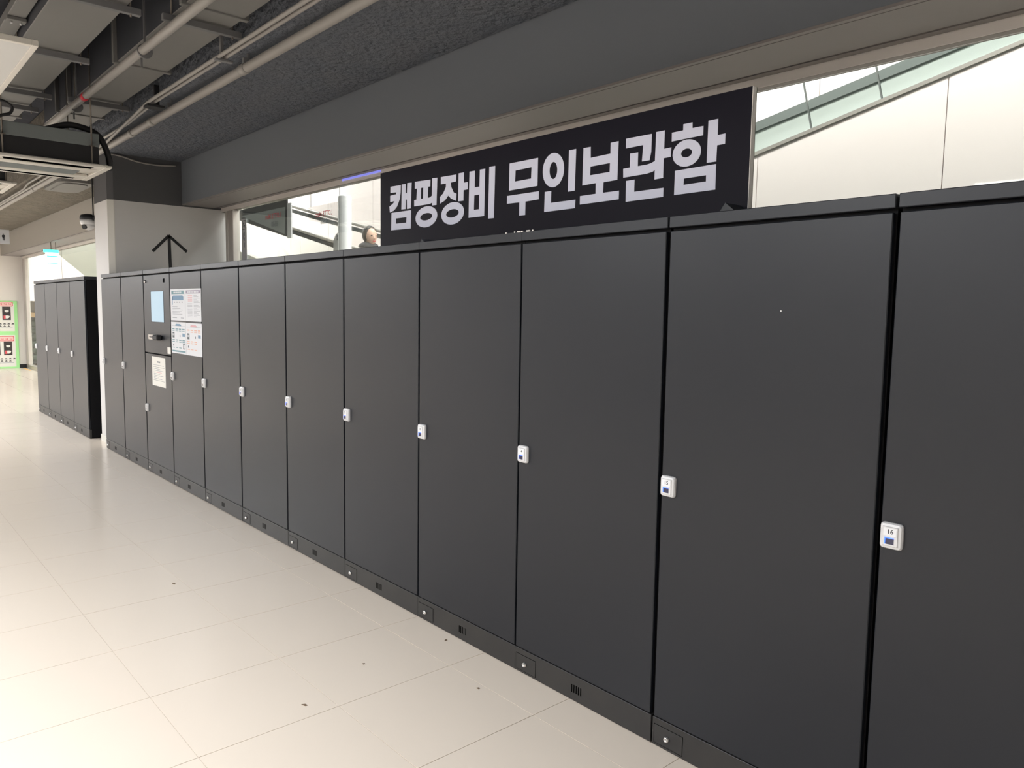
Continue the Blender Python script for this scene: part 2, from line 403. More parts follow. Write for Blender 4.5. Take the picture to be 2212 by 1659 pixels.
nums = [5, 6, 7, 8, 9, 10, 11, 12, 13, 14, 15, 16]
desc = {16: 'nearest wide charcoal locker at right edge of frame, card on its handle reading 16',
        15: 'charcoal locker with white handle plate numbered 15, second from the right',
        14: 'charcoal locker with white handle plate numbered 14, under right half of the black sign',
        13: 'charcoal locker with handle numbered 13, under left end of the black sign',
        12: 'charcoal locker with handle numbered 12, left of the locker numbered 13',
        11: 'charcoal locker below the person behind the glass, two doors left of number 13',
        10: 'charcoal locker three doors right of the taped notices, below the triangular guard',
        9: 'charcoal locker with plain door just right of the door bearing four notices, dark lit handle',
        8: 'grey-blue looking locker whose door carries four paper notices',
        7: 'locker with touch screen, card reader and short lower door with a cream notice',
        6: 'plain locker directly left of the touch screen unit',
        5: 'leftmost locker of the long row, beside the white pillar corner'}
desc[10] = 'charcoal locker second to the right of the door bearing four notices'
desc[11] = 'charcoal locker third to the right of the door bearing four notices'
desc[9] = 'charcoal locker immediately right of the door bearing four notices'
proto = make_locker('plain', True); protok = make_locker('kiosk', False); protou = make_locker('plain', False)
used = {}
def put(n, x, y=0.0):
    pr = protok if n == 7 else (proto if n >= 10 else protou)
    o = pr if id(pr) not in used else copy_tree(pr)
    used.setdefault(id(pr), True)
    o.location = (x, y, 0); return o
objs = {}
fresh = {}
order = [(n, bounds[i]) for i, n in enumerate(nums)] + [(n, -4.166 + (n - 1) * 0.832) for n in (1, 2, 3, 4)]
copies = []
for n, x in order:
    pr = protok if n == 7 else (proto if n >= 10 else protou)
    if id(pr) in fresh: o = copy_tree(pr)
    else: o = pr; fresh[id(pr)] = 1
    copies.append((n, x, o))
for n, x, o in copies:
    o.location = (x, 0, 0)
    if n > 4: tag(o, desc[n], 'locker', 'charcoal lockers in the long row')
    else: tag(o, {1: 'farthest grey locker of the separate block beyond the pillar, left end', 2: 'second locker from the left in the separate far block',
                  3: 'third locker from the left in the separate far block', 4: 'nearest locker of the far block, its black side panel facing the viewer'}[n],
              'locker', 'lockers in the far block')
    number(o, n, .64 if n == 7 else 1.025)
# small white chips of tape on the cap above the joint of lockers 13 and 14
for cx_, cw in ((7.371, .006), (7.43, .006), (7.452, .022), (7.478, .012), (7.515, .022), (7.553, .008)):
    tag(MB().box(cx_, cx_ + cw, -.0035, .004, 2.090, 2.0965, .001).build('tape_scrap', FOAM),
        'white tape scrap on the locker top edge below the sign, ' + {7.371: 'leftmost dot', 7.43: 'second dot from the left', 7.452: 'long left one', 7.478: 'piece at the joint', 7.515: 'long right one', 7.553: 'rightmost dot'}[cx_], 'tape scrap', 'white tape scraps on the locker top edge')
# screw head on door 15
tag(MB().lathe([(.0035, 0), (.0025, -.002)], (8.79, 0, 1.742), 'y', 10).build('wall_plug', PLAST), 'small pale dot stuck on the upper part of locker door 15', 'sticker dot')

# ------------------------------------------------------------------ notices
def rects(parent, name, m, lst, y):
    b_ = MB()
    for x0, x1, z0, z1 in lst: b_.box(x0, x1, y, y + .0004, z0, z1)
    return b_.build(name, m, parent)
def sheet(x0, x1, z0, z1, m, label, group='paper notices on the locker doors'):
    o = MB().box(x0, x1, -.0016, -.0003, z0, z1).build('notice', m); tag(o, label, 'notice', group); return o
Y_ = -.0021
# top left: teal header, blue arched box, six lines
o = sheet(2.522, 2.925, 1.597, 1.887, PAPER, 'upper left notice with a teal header and a blue arched box')
w_, x_, z_ = .403, 2.522, 1.597
rects(o, 'header', TEAL, [(x_ + .03, x_ + w_ - .03, z_ + .245, z_ + .276)], Y_)
rects(o, 'header_text', PAPER, [(x_ + .09 + k * .028, x_ + .108 + k * .028, z_ + .253, z_ + .268) for k in range(8)], Y_ - .0004)
rects(o, 'blue_box', PBLUE, [(x_ + .05, x_ + w_ - .045, z_ + .187, z_ + .222), (x_ + .07, x_ + w_ - .065, z_ + .222, z_ + .232), (x_ + .04, x_ + .06, z_ + .145, z_ + .222)], Y_)
rects(o, 'icons', PDARK, [(x_ + .10 + k * .07, x_ + .125 + k * .07, z_ + .166, z_ + .174) for k in range(4)], Y_)
rects(o, 'text_lines', PGREY, [(x_ + .05, x_ + l, z_ + zz, z_ + zz + .004) for l, zz in ((.19, .125), (.27, .110), (.34, .097), (.30, .082), (.25, .069), (.32, .056))] + [(x_ + .05, x_ + .17, z_ + .022, z_ + .028), (x_ + .28, x_ + .36, z_ + .022, z_ + .028)], Y_)
# top right: mauve header, two columns of lines
o = sheet(2.929, 3.332, 1.597, 1.887, PAPER, 'upper right notice with a mauve header and two text columns')
x_ = 2.929
rects(o, 'header', MAUVE, [(x_ + .02, x_ + w_ - .02, z_ + .248, z_ + .276)], Y_)
rects(o, 'header_text', PAPER, [(x_ + .06 + k * .029, x_ + .078 + k * .029, z_ + .255, z_ + .269) for k in range(10)], Y_ - .0004)
rects(o, 'red_lines', PRED, [(x_ + .07, x_ + .18, z_ + .225 - k * .016, z_ + .231 - k * .016) for k in range(4)], Y_)
rects(o, 'text_lines', PGREY, [(x_ + .06, x_ + .18, z_ + .155 - k * .013, z_ + .158 - k * .013) for k in range(10)] + [(x_ + .22, x_ + .30 + (k % 3) * .035, z_ + .228 - k * .0125, z_ + .231 - k * .0125) for k in range(16)], Y_)
# bottom left: blue instructions
def steps(x_, z_, hd, c1, c2, full, label):
    o = sheet(x_, x_ + .405, z_, z_ + .293, PAPER, label)
    rects(o, 'header', hd, [(x_ + .12, x_ + .28, z_ + .258, z_ + .270), (x_ + .14, x_ + .26, z_ + .270, z_ + .276)], Y_)
    rects(o, 'rule_line', PGREY, [(x_ + .02, x_ + .385, z_ + .2555, z_ + .2575)], Y_)
    r1 = [(x_ + .03 + k * .092, x_ + .095 + k * .092, z_ + .222, z_ + .232) for k in range(4)] + [(x_ + .03 + k * .092, x_ + .095 + k * .092, z_ + .207, z_ + .212) for k in range(4)]
    r2 = [(x_ + .03 + k * .092, x_ + .095 + k * .092, z_ + .120, z_ + .130) for k in range(4 if full else 3)] + [(x_ + .03 + k * .092, x_ + .095 + k * .092, z_ + .104, z_ + .112) for k in range(4 if full else 3)]
    r3 = [(x_ + .03 + k * .092, x_ + .095 + k * .092, z_ + .050, z_ + .057) for k in range(3)]
    rects(o, 'captions', c1, r1 + r2 + r3, Y_)
    for rc in [(x_ + .035, x_ + .09, z_ + .145, z_ + .198), (x_ + .235, x_ + .25, z_ + .155, z_ + .175), (x_ + .05, x_ + .07, z_ + .068, z_ + .088)] + ([(x_ + .32, x_ + .38, z_ + .045, z_ + .098)] if full else []): rects(o, 'picture', PDARK, [rc], Y_)
    rects(o, 'picture_details', PAPER, [(x_ + .045, x_ + .058, z_ + .165, z_ + .185), (x_ + .067, x_ + .080, z_ + .165, z_ + .185)] + ([(x_ + .33, x_ + .37, z_ + .053, z_ + .090)] if full else []), Y_ - .0004)
    rects(o, 'blue_square', c2, [(x_ + .31, x_ + .375, z_ + .160, z_ + .190)], Y_)
    if full: rects(o, 'footer', TEAL, [(x_ + .02, x_ + .385, z_ + .014, z_ + .028)], Y_)
steps(2.521, 1.290, PBLUE, TEAL, PBLUE, True, 'lower left notice with blue step by step pictures and dark footer')
steps(2.930, 1.288, PRED, PORANGE, PBLUE, False, 'lower right notice with orange captions over small pictures')
o = sheet(1.895, 2.318, .930, 1.222, PAPERC, 'cream notice with a short black title on the lower door of the touch screen locker')
rects(o, 'title', PDARK, [(2.06, 2.085, 1.165, 1.18), (2.095, 2.12, 1.165, 1.18), (2.13, 2.155, 1.165, 1.18)], Y_)
rects(o, 'rule_line', PDARK, [(1.93, 2.285, 1.118, 1.1205), (1.93, 2.285, .985, .9875)], Y_)
rects(o, 'text_lines', PGREY, [(1.93, 2.27, 1.138, 1.142)] + [(1.95, 1.95 + l, 1.10 - k * .0165, 1.104 - k * .0165) for k, l in enumerate((.2, .31, 0.01, .2, .30, .16, .26))], Y_)
rects(o, 'red_line', PRED, [(1.98, 2.20, 1.066, 1.071)], Y_)
# ------------------------------------------------------------------ big sign on the locker tops
YS = 0.30
sg = empty('sign_board', (7.11, YS, 2.093), 'long black board with large white Korean lettering standing on the lockers', 'sign')
def rel(o, root): o.location = o.location - root.location; return o
bd = MB().box(5.774, 8.457, YS, YS + .024, 2.0935, 2.6015).build('board', SIGN, sg); rel(bd, sg)
ed = MB().box(8.4575, 8.4605, YS + .001, YS + .028, 2.0935, 2.602).box(5.774, 8.4605, YS + .0245, YS + .028, 2.0935, 2.602); rel(ed.build('foam_core', FOAM, sg), sg)
LET = [[[[7.5734,2.4983],[7.6196,2.4975],[7.6214,2.4469],[7.7429,2.449],[7.7423,2.4972],[7.7901,2.4971],[7.7888,2.3272],[7.7053,2.3256],[7.7039,2.2781],[7.8002,2.2778],[7.8005,2.239],[7.558,2.2384],[7.558,2.2778],[7.6577,2.2783],[7.6572,2.3274],[7.5714,2.3259]],[[[7.6209,2.407],[7.742,2.4075],[7.741,2.3678],[7.6203,2.3671]]]],[[[7.8333,2.5005],[7.9771,2.4994],[7.9775,2.4244],[7.9697,2.3893],[7.927,2.3899],[7.9288,2.4142],[7.9315,2.4588],[7.8343,2.4588]],[]],[[[7.859,2.4326],[7.9046,2.4313],[7.9047,2.3721],[7.9539,2.3722],[7.9785,2.3754],[7.9988,2.3824],[8.0008,2.5031],[8.0461,2.5029],[8.0462,2.4262],[8.0834,2.427],[8.0825,2.3874],[8.0452,2.3875],[8.0455,2.3048],[7.9994,2.3039],[7.9993,2.3442],[7.9882,2.338],[7.9555,2.3335],[7.8229,2.332],[7.8214,2.371],[7.8591,2.3715]],[]],[[[7.8405,2.3159],[7.8888,2.3164],[7.8886,2.2632],[8.0489,2.2632],[8.0495,2.2252],[7.8411,2.224]],[]],[[[8.0839,2.4869],[8.1411,2.4874],[8.141,2.5122],[8.1864,2.5118],[8.1874,2.4891],[8.2406,2.4887],[8.2409,2.4517],[8.0844,2.4504]],[]],[[[8.2335,2.3926],[8.2323,2.3806],[8.2277,2.3691],[8.22,2.3587],[8.2093,2.35],[8.1964,2.3433],[8.1817,2.339],[8.166,2.3373],[8.15,2.3384],[8.1346,2.3423],[8.1206,2.3487],[8.1086,2.3573],[8.0994,2.3678],[8.0935,2.3795],[8.0911,2.392],[8.0924,2.4044],[8.0973,2.4162],[8.1056,2.4267],[8.1167,2.4354],[8.1302,2.4419],[8.1452,2.4459],[8.161,2.4471],[8.1768,2.4456],[8.1919,2.4415],[8.2054,2.4349],[8.2168,2.4263],[8.2256,2.416],[8.2312,2.4046]],[[[8.1894,2.3928],[8.1889,2.3888],[8.187,2.385],[8.184,2.3816],[8.1798,2.3787],[8.1748,2.3765],[8.1691,2.3752],[8.163,2.3747],[8.1569,2.3751],[8.151,2.3764],[8.1457,2.3785],[8.1412,2.3813],[8.1378,2.3847],[8.1356,2.3885],[8.1347,2.3925],[8.1352,2.3966],[8.1371,2.4004],[8.1402,2.4038],[8.1445,2.4067],[8.1496,2.4089],[8.1553,2.4102],[8.1614,2.4106],[8.1675,2.4102],[8.1733,2.4089],[8.1785,2.4067],[8.183,2.4039],[8.1863,2.4005],[8.1885,2.3968]]]],[[[8.2637,2.5053],[8.3098,2.5052],[8.3101,2.4415],[8.3456,2.4425],[8.3457,2.4021],[8.3092,2.4017],[8.308,2.3385],[8.263,2.339]],[]],[[[8.1064,2.3266],[8.308,2.3287],[8.3086,2.2278],[8.1061,2.2266]],[[[8.153,2.2896],[8.2624,2.29],[8.2626,2.2652],[8.1526,2.2638]]]],[[[7.4781,2.5019],[7.5255,2.5016],[7.5226,2.3073],[7.4762,2.307]],[]],[[[7.4476,2.422],[7.4463,2.4038],[7.4415,2.3864],[7.4332,2.3708],[7.4219,2.3576],[7.4082,2.3476],[7.3926,2.3413],[7.376,2.3389],[7.3591,2.3408],[7.3428,2.3468],[7.328,2.3566],[7.3155,2.3698],[7.3058,2.3857],[7.2996,2.4036],[7.2971,2.4223],[7.2985,2.4411],[7.3037,2.4588],[7.3124,2.4747],[7.3242,2.4878],[7.3384,2.4975],[7.3543,2.5034],[7.371,2.5051],[7.3877,2.5028],[7.4036,2.4964],[7.418,2.4864],[7.43,2.4732],[7.4392,2.4576],[7.4452,2.4402]],[[[7.4005,2.4204],[7.4001,2.4113],[7.3984,2.4027],[7.3954,2.3949],[7.3914,2.3884],[7.3864,2.3835],[7.3808,2.3805],[7.3748,2.3794],[7.3687,2.3804],[7.3628,2.3834],[7.3575,2.3883],[7.353,2.3948],[7.3495,2.4026],[7.3472,2.4113],[7.3462,2.4205],[7.3467,2.4297],[7.3484,2.4384],[7.3515,2.4462],[7.3556,2.4527],[7.3606,2.4575],[7.3663,2.4605],[7.3723,2.4615],[7.3783,2.4604],[7.3841,2.4573],[7.3894,2.4524],[7.3939,2.4459],[7.3973,2.4381],[7.3996,2.4295]]]],[[[7.3152,2.3227],[7.3616,2.323],[7.3608,2.265],[7.5282,2.264],[7.5272,2.2244],[7.313,2.2246]],[]],[[[7.0447,2.497],[7.2611,2.4965],[7.2605,2.3582],[7.0424,2.3584]],[[[7.0921,2.4551],[7.2142,2.4563],[7.2124,2.4007],[7.09,2.3995]]]],[[[7.0282,2.3317],[7.2715,2.331],[7.272,2.291],[7.1729,2.2892],[7.1727,2.2219],[7.126,2.2222],[7.1257,2.2897],[7.0278,2.2918]],[]],[[[6.7053,2.4973],[6.7546,2.4964],[6.7532,2.4063],[6.7949,2.406],[6.797,2.4967],[6.8433,2.4955],[6.8392,2.2439],[6.701,2.2451]],[[[6.7508,2.3636],[6.7942,2.3639],[6.7918,2.2844],[6.7484,2.2845]]]],[[[6.8783,2.5013],[6.9276,2.5],[6.9225,2.2264],[6.8727,2.2271]],[]],[[[6.4356,2.4997],[6.5851,2.497],[6.5841,2.459],[6.5325,2.4575],[6.5388,2.4307],[6.5618,2.3986],[6.5876,2.3895],[6.5857,2.3495],[6.5372,2.3665],[6.5099,2.3866],[6.4779,2.3624],[6.4288,2.3485],[6.4274,2.3864],[6.4601,2.4042],[6.4854,2.4365],[6.4868,2.4578],[6.4361,2.4585]],[]],[[[6.6064,2.5003],[6.6567,2.4999],[6.656,2.443],[6.6912,2.4429],[6.6919,2.4028],[6.6534,2.4021],[6.6528,2.344],[6.6039,2.3453]],[]],[[[6.6594,2.2849],[6.657,2.2711],[6.6495,2.2579],[6.6372,2.2458],[6.6206,2.2355],[6.6006,2.2275],[6.578,2.2221],[6.554,2.2198],[6.5297,2.2205],[6.5064,2.2245],[6.4854,2.2314],[6.4676,2.241],[6.4541,2.2527],[6.4457,2.266],[6.4427,2.2801],[6.4453,2.2944],[6.4534,2.3081],[6.4666,2.3203],[6.4841,2.3306],[6.5049,2.3384],[6.528,2.3434],[6.5521,2.3452],[6.5761,2.3439],[6.5988,2.3396],[6.6191,2.3325],[6.6359,2.3229],[6.6486,2.3114],[6.6566,2.2985]],[[[6.6106,2.284],[6.6092,2.2789],[6.6049,2.2739],[6.5979,2.2694],[6.5886,2.2655],[6.5773,2.2625],[6.5647,2.2604],[6.5513,2.2595],[6.5378,2.2598],[6.525,2.2612],[6.5134,2.2636],[6.5036,2.2671],[6.4963,2.2714],[6.4917,2.2762],[6.4901,2.2814],[6.4915,2.2867],[6.496,2.2917],[6.5033,2.2963],[6.5129,2.3002],[6.5244,2.3032],[6.5372,2.3051],[6.5506,2.3059],[6.564,2.3056],[6.5767,2.3041],[6.588,2.3016],[6.5975,2.2981],[6.6046,2.2939],[6.6091,2.2891]]]],[[[6.1676,2.5038],[6.3316,2.4983],[6.3302,2.4586],[6.3086,2.4589],[6.3038,2.3937],[6.3282,2.3948],[6.3469,2.4032],[6.3494,2.5033],[6.4007,2.5008],[6.3938,2.3446],[6.3511,2.3455],[6.3492,2.3621],[6.3241,2.3567],[6.162,2.3571],[6.1617,2.3946],[6.1854,2.3949],[6.1905,2.4609],[6.1679,2.4618]],[[[6.2353,2.4602],[6.2575,2.4599],[6.2562,2.3953],[6.234,2.3954]]]],[[[6.4024,2.2865],[6.3998,2.273],[6.3919,2.26],[6.379,2.2481],[6.3617,2.238],[6.3408,2.2301],[6.3173,2.2248],[6.2923,2.2225],[6.267,2.2233],[6.2428,2.2272],[6.221,2.234],[6.2025,2.2434],[6.1886,2.2549],[6.1798,2.268],[6.1768,2.2819],[6.1796,2.2959],[6.1882,2.3093],[6.2019,2.3214],[6.2202,2.3315],[6.2419,2.3392],[6.2659,2.344],[6.2911,2.3459],[6.316,2.3446],[6.3396,2.3403],[6.3606,2.3333],[6.3781,2.3239],[6.3913,2.3126],[6.3995,2.3]],[[[6.3518,2.2862],[6.3503,2.2815],[6.3458,2.2769],[6.3385,2.2727],[6.3288,2.2691],[6.3171,2.2663],[6.3039,2.2644],[6.29,2.2635],[6.2761,2.2637],[6.2627,2.265],[6.2507,2.2673],[6.2406,2.2705],[6.233,2.2744],[6.2283,2.2788],[6.2266,2.2836],[6.2282,2.2884],[6.2329,2.2931],[6.2404,2.2973],[6.2504,2.3009],[6.2624,2.3037],[6.2757,2.3055],[6.2896,2.3063],[6.3035,2.306],[6.3167,2.3046],[6.3284,2.3023],[6.3382,2.2991],[6.3456,2.2953],[6.3502,2.2909]]]],[[[5.894,2.504],[6.0134,2.5016],[6.0107,2.4562],[6.0029,2.4192],[5.9709,2.3735],[5.9354,2.3521],[5.8871,2.3437],[5.8819,2.3816],[5.92,2.3946],[5.9434,2.4098],[5.8911,2.4094],[5.891,2.4484],[5.9575,2.4509],[5.9605,2.463],[5.8931,2.4657]],[]],[[[6.0234,2.5037],[6.0676,2.503],[6.066,2.4461],[6.0816,2.4461],[6.0851,2.5058],[6.1333,2.503],[6.1257,2.3488],[6.0831,2.3488],[6.0808,2.4062],[6.0681,2.4064],[6.0665,2.3498],[6.0201,2.3512]],[]],[[[5.9068,2.3398],[6.1287,2.3379],[6.1256,2.2275],[5.9039,2.2309]],[[[5.959,2.301],[6.0775,2.2995],[6.0748,2.2665],[5.9571,2.2683]]]]]
def letter(outer, holes):
    cu = bpy.data.curves.new('glyph', 'CURVE'); cu.dimensions = '2D'; cu.fill_mode = 'BOTH'; cu.extrude = 0.0004
    for poly in [outer] + holes:
        sp = cu.splines.new('POLY'); sp.points.add(len(poly) - 1); sp.use_cyclic_u = True
        for q, pt in zip(poly, sp.points): pt.co = (q[0], q[1], 0, 1)
    o = bpy.data.objects.new('tmp', cu); COL.objects.link(o); bpy.context.view_layer.update()
    me = bpy.data.meshes.new_from_object(o.evaluated_get(bpy.context.evaluated_depsgraph_get())); bpy.data.objects.remove(o)
    me.transform(Matrix.Rotation(math.pi / 2, 4, 'X')); me.materials.clear(); me.materials.append(LETTER)
    return me
# strokes grouped into the nine syllables (their order in LET)
SYL = [[20, 21, 22], [18, 19], [15, 16, 17], [13, 14], [11, 12], [8, 9, 10], [0], [1, 2, 3], [4, 5, 6, 7]]
for grp in SYL:
    bm = bmesh.new()
    for k in grp:
        me = letter(*LET[k]); bm.from_mesh(me); bpy.data.meshes.remove(me)
    me = bpy.data.meshes.new('lettering'); bm.to_mesh(me); bm.free(); me.materials.append(LETTER)
    o = bpy.data.objects.new('lettering', me); COL.objects.link(o); o.parent = sg
    o.location = Vector((0, YS - .0006, 0)) - sg.location
for (xa, xb, xc, zt, lab) in ((8.385, 8.430, 8.505, 2.153, 'dark triangular bracket propping the sign at its right end'), (6.370, 6.400, 6.465, 2.139, 'small dark triangular bracket propping the sign near its left end')):
    tag(MB().prism([(xa, 2.0935), (xb, zt), (xc, 2.0935)], 1, .19, .296).build('prop_bracket', LOCK), lab, 'bracket')

# arrow on the pillar side
ar = empty('arrow_sign', (0.0, .80, 2.1), 'thin black arrow pointing up on the grey side of the pillar', 'arrow')
def bar(p, q, wd, name):
    d = Vector((q[0] - p[0], q[1] - p[1])).normalized(); n = Vector((-d.y, d.x)) * wd / 2
    pts = [(p[0] + n.x, p[1] + n.y), (q[0] + n.x, q[1] + n.y), (q[0] - n.x, q[1] - n.y), (p[0] - n.x, p[1] - n.y)]
    rel(MB().prism(pts, 0, .0005, .004).build(name, BLACK, ar), ar)
bar((.795, 2.10), (.787, 2.603), .036, 'shaft'); bar((.787, 2.612), (.590, 2.405), .034, 'arrow_arm'); bar((.780, 2.612), (1.000, 2.422), .034, 'arrow_arm')

# dome camera beside the pillar
cc = empty('security_camera', (-.80, .065, 2.86), 'white dome camera with black top beside the pillar edge', 'camera')
rel(MB().lathe([(.03, .075), (.085, .06), (.098, .03), (.098, 0), (.03, -.001)][::-1], (-.80, .065, 2.80)).build('cap', BLACK, cc), cc)
rel(MB().lathe([(.095, .0), (.097, -.03), (.085, -.062), (.02, -.066)], (-.80, .065, 2.80)).build('housing', PLAST, cc), cc)
rel(MB().lathe([(.075, 0), (.070, -.025), (.050, -.050), (.025, -.062), (.004, -.066)], (-.80, .065, 2.738)).build('dome', PLAST, cc), cc)
rel(MB().cyl((-.765, .02, 2.712), (-.75, .0, 2.705), .028, .03).build('lens', BLACK, cc), cc)
rel(MB().box(-.80, -.640, .09, .12, 2.80, 2.83, .003).box(-.645, -.637, .101, .15, 2.72, 2.88).build('wall_arm', BLACK, cc), cc)
tag(MB().tube([(-.648, .088, z) for z in (2.84, 3.0, 3.2, 3.4, 3.52)], .008, 6).build('camera_cable', BLACK), 'thin black cable running down the pillar edge to the dome camera', 'cable')
tag(MB().lathe([(.014, 0), (.02, .01), (.02, .26), (.012, .27)], (0, 0, 0)).build('buffer_tube', PLAST), 'short white tube sticking out between the far block and the pillar', 'tube')
bt = bpy.data.objects['buffer_tube']; bt.rotation_euler = (0, math.pi / 2, 0); bt.location = (-.90, .19, 2.075)

# ------------------------------------------------------------------ ducts
def duct(name, xa, xb, y0, y1, zb, collars, hangers, label, ht=.34):
    t = empty(name, ((xa + xb) / 2, (y0 + y1) / 2, zb), label, 'duct')
    segs = sorted([xa] + collars + [xb])
    for a, c in zip(segs, segs[1:]):
        m = MB().box(a + .004, c - .004, y0, y1, zb, zb + ht, .004); m.mi = 0
        o = m.build('duct_section', [DUCT, DUCTD], t); rel(o, t)
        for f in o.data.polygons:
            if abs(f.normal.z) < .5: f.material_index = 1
    for c in collars: rel(MB().box(c - .02, c + .02, y0 - .03, y1 + .03, zb - .012, zb + ht + .01, .003).build('flange', DUCT, t), t)
    for h in hangers:
        hb_ = MB().box(h - .02, h + .02, y0 - .07, y1 + .07, zb - .055, zb - .014, .002).build('hanger_bar', BRACK, t); rel(hb_, t)
        for yy in (y0 - .012, y1 + .012): 
            r_ = MB().cyl((h, yy, zb - .07), (h, yy, 4.299), .006, n=8).build('threaded_rod', STEELD, hb_); 
    return t
duct('air_duct', -7.0, 8.5, -1.30, -.915, 3.60, [0.9, 6.4], [4.78, 3.47, 2.12, 1.5], 'wide grey duct nearest the light panel at top left')
duct('air_duct', .75, 9.0, -.66, -.29, 3.60, [3.50, 5.05, 1.95, 1.45], [4.83, 2.17], 'grey duct running between the wide duct and the rough beam')
tr = empty('cable_tray', (4, -1.35, 3.7), 'narrow pale tray left of the wide duct at the top edge', 'tray')
rel(MB().box(3.35, 8.0, -1.42, -1.315, 3.66, 3.72, .003).build('tray_cover', DUCT, tr), tr)
rel(MB().box(3.78, 3.86, -1.425, -1.31, 3.635, 3.66, .003).build('joint_plate', DUCT, tr), tr)
for yy in (-1.395, -1.34): rel(MB().cyl((3.82, yy, 3.635), (3.82, yy, 3.62), .008, n=8).build('bolt', PLAST, tr), tr)
rel(MB().box(3.5, 3.52, -1.36, -1.35, 3.72, 4.3).box(6.5, 6.52, -1.36, -1.35, 3.72, 4.3).build('tray_strap', STEELD, tr), tr)

# ------------------------------------------------------------------ pipes
def pipe(name, pts, r, coup, label, m=PIPE, straps=()):
    t = empty(name, pts[0], label, 'pipe')
    rel(MB().tube(pts, r, 14).build('pipe_run', m, t), t)
    for c in coup:
        rel(MB().cyl((c - .05, pts[0][1], pts[0][2]), (c + .05, pts[0][1], pts[0][2]), r * 1.13, n=18).build('coupling', m, t), t)
    for c in straps:
        rel(MB().box(c - .012, c + .012, pts[0][1] - r - .004, pts[0][1] + r + .004, pts[0][2] + r * .6, pts[0][2] + r + .02).box(c - .01, c + .01, pts[0][1] - .008, pts[0][1] + .008, pts[0][2] + r, 3.529 if pts[0][1] > -.2 else 4.299).build('strap', BRACK, t), t)
    return t
pipe('water_pipe', [(9.5, -.085, 3.44), (-10, -.085, 3.44)], .034, [4.55, 2.40, 1.75, -3.3], 'thickest grey pipe under the rough beam with dark joints', straps=[6.5, 4.62, 2.95, 1.0, -3.0])
pipe('conduit', [(9.5, -.30, 3.46), (3.1, -.30, 3.46), (2.98, -.295, 3.46), (1.05, -.155, 3.44), (-10, -.155, 3.44)], .014, [], 'thin upper conduit that bends toward the thick pipe', straps=[])
pipe('conduit', [(9.5, -.245, 3.47), (3.05, -.245, 3.47), (2.0, -.19, 3.47), (-3.0, -.21, 3.47), (-3.6, -.17, 3.46), (-10, -.17, 3.46)], .013, [], 'thin conduit squeezed between the bent conduit and the thick pipe', straps=[])
hb1 = empty('pipe_hanger', (4.62, -.2, 3.45), 'small dark clamp hanging the thin pipes at mid run', 'clamp')
rel(MB().box(4.60, 4.64, -.32, -.20, 3.435, 3.45, .002).box(4.605, 4.635, -.285, -.265, 3.45, 3.62).build('clamp_bar', BRACK, hb1), hb1)
hb2 = empty('pipe_hanger', (3.0, -.2, 3.45), 'dark clamp at the bend of the thin conduit', 'clamp')
rel(MB().box(2.92, 3.04, -.31, -.17, 3.425, 3.445, .002).box(2.97, 3.0, -.24, -.20, 3.445, 3.62).build('clamp_bar', BLACK, hb2), hb2)
t = pipe('sprinkler_pipe', [(9.0, -.69, 3.47), (1.25, -.735, 3.47)], .030, [], 'grey pipe with a red ring crossing in front of the ducts', straps=[])
rel(MB().cyl((2.73, -.7265, 3.47), (2.81, -.726, 3.47), .0325, n=16).build('red_ring', RED, t), t)
for c in (4.35, 2.35): rel(MB().cyl((c - .01, -.7, 3.47), (c + .01, -.7, 3.47), .05, n=14).box(c - .006, c + .006, -.73, -.718, 3.42, 3.36).box(c - .006, c + .006, -.706, -.694, 3.5, 4.299).build('pipe_clamp', BRACK, t), t)
tag(MB().tube(spline([(.03, .11, 3.515), (.03, .256, 3.500), (.03, .451, 3.460), (.03, .663, 3.452), (.03, .88, 3.470)]), .010, 8).build('pillar_cable', PIPE), 'thin pale cable sagging across the top of the pillar', 'cable')
# oval hood under the beam behind the air conditioner
hd = empty('vent_hood', (-2.4, .1, 3.45), 'rounded grey hood under the far ceiling beam left of the pillar', 'hood')
rel(MB().prism([(q[0], q[1]) for q in rrect(-3.05, -1.85, -.03, .42, .16, 5)], 2, 3.40, 3.53).build('hood_body', DUCT, hd), hd)
rel(MB().prism([(q[0], q[1]) for q in rrect(-2.95, -1.95, .04, .35, .12, 5)], 2, 3.385, 3.40).build('hood_plate', DUCT, hd), hd)

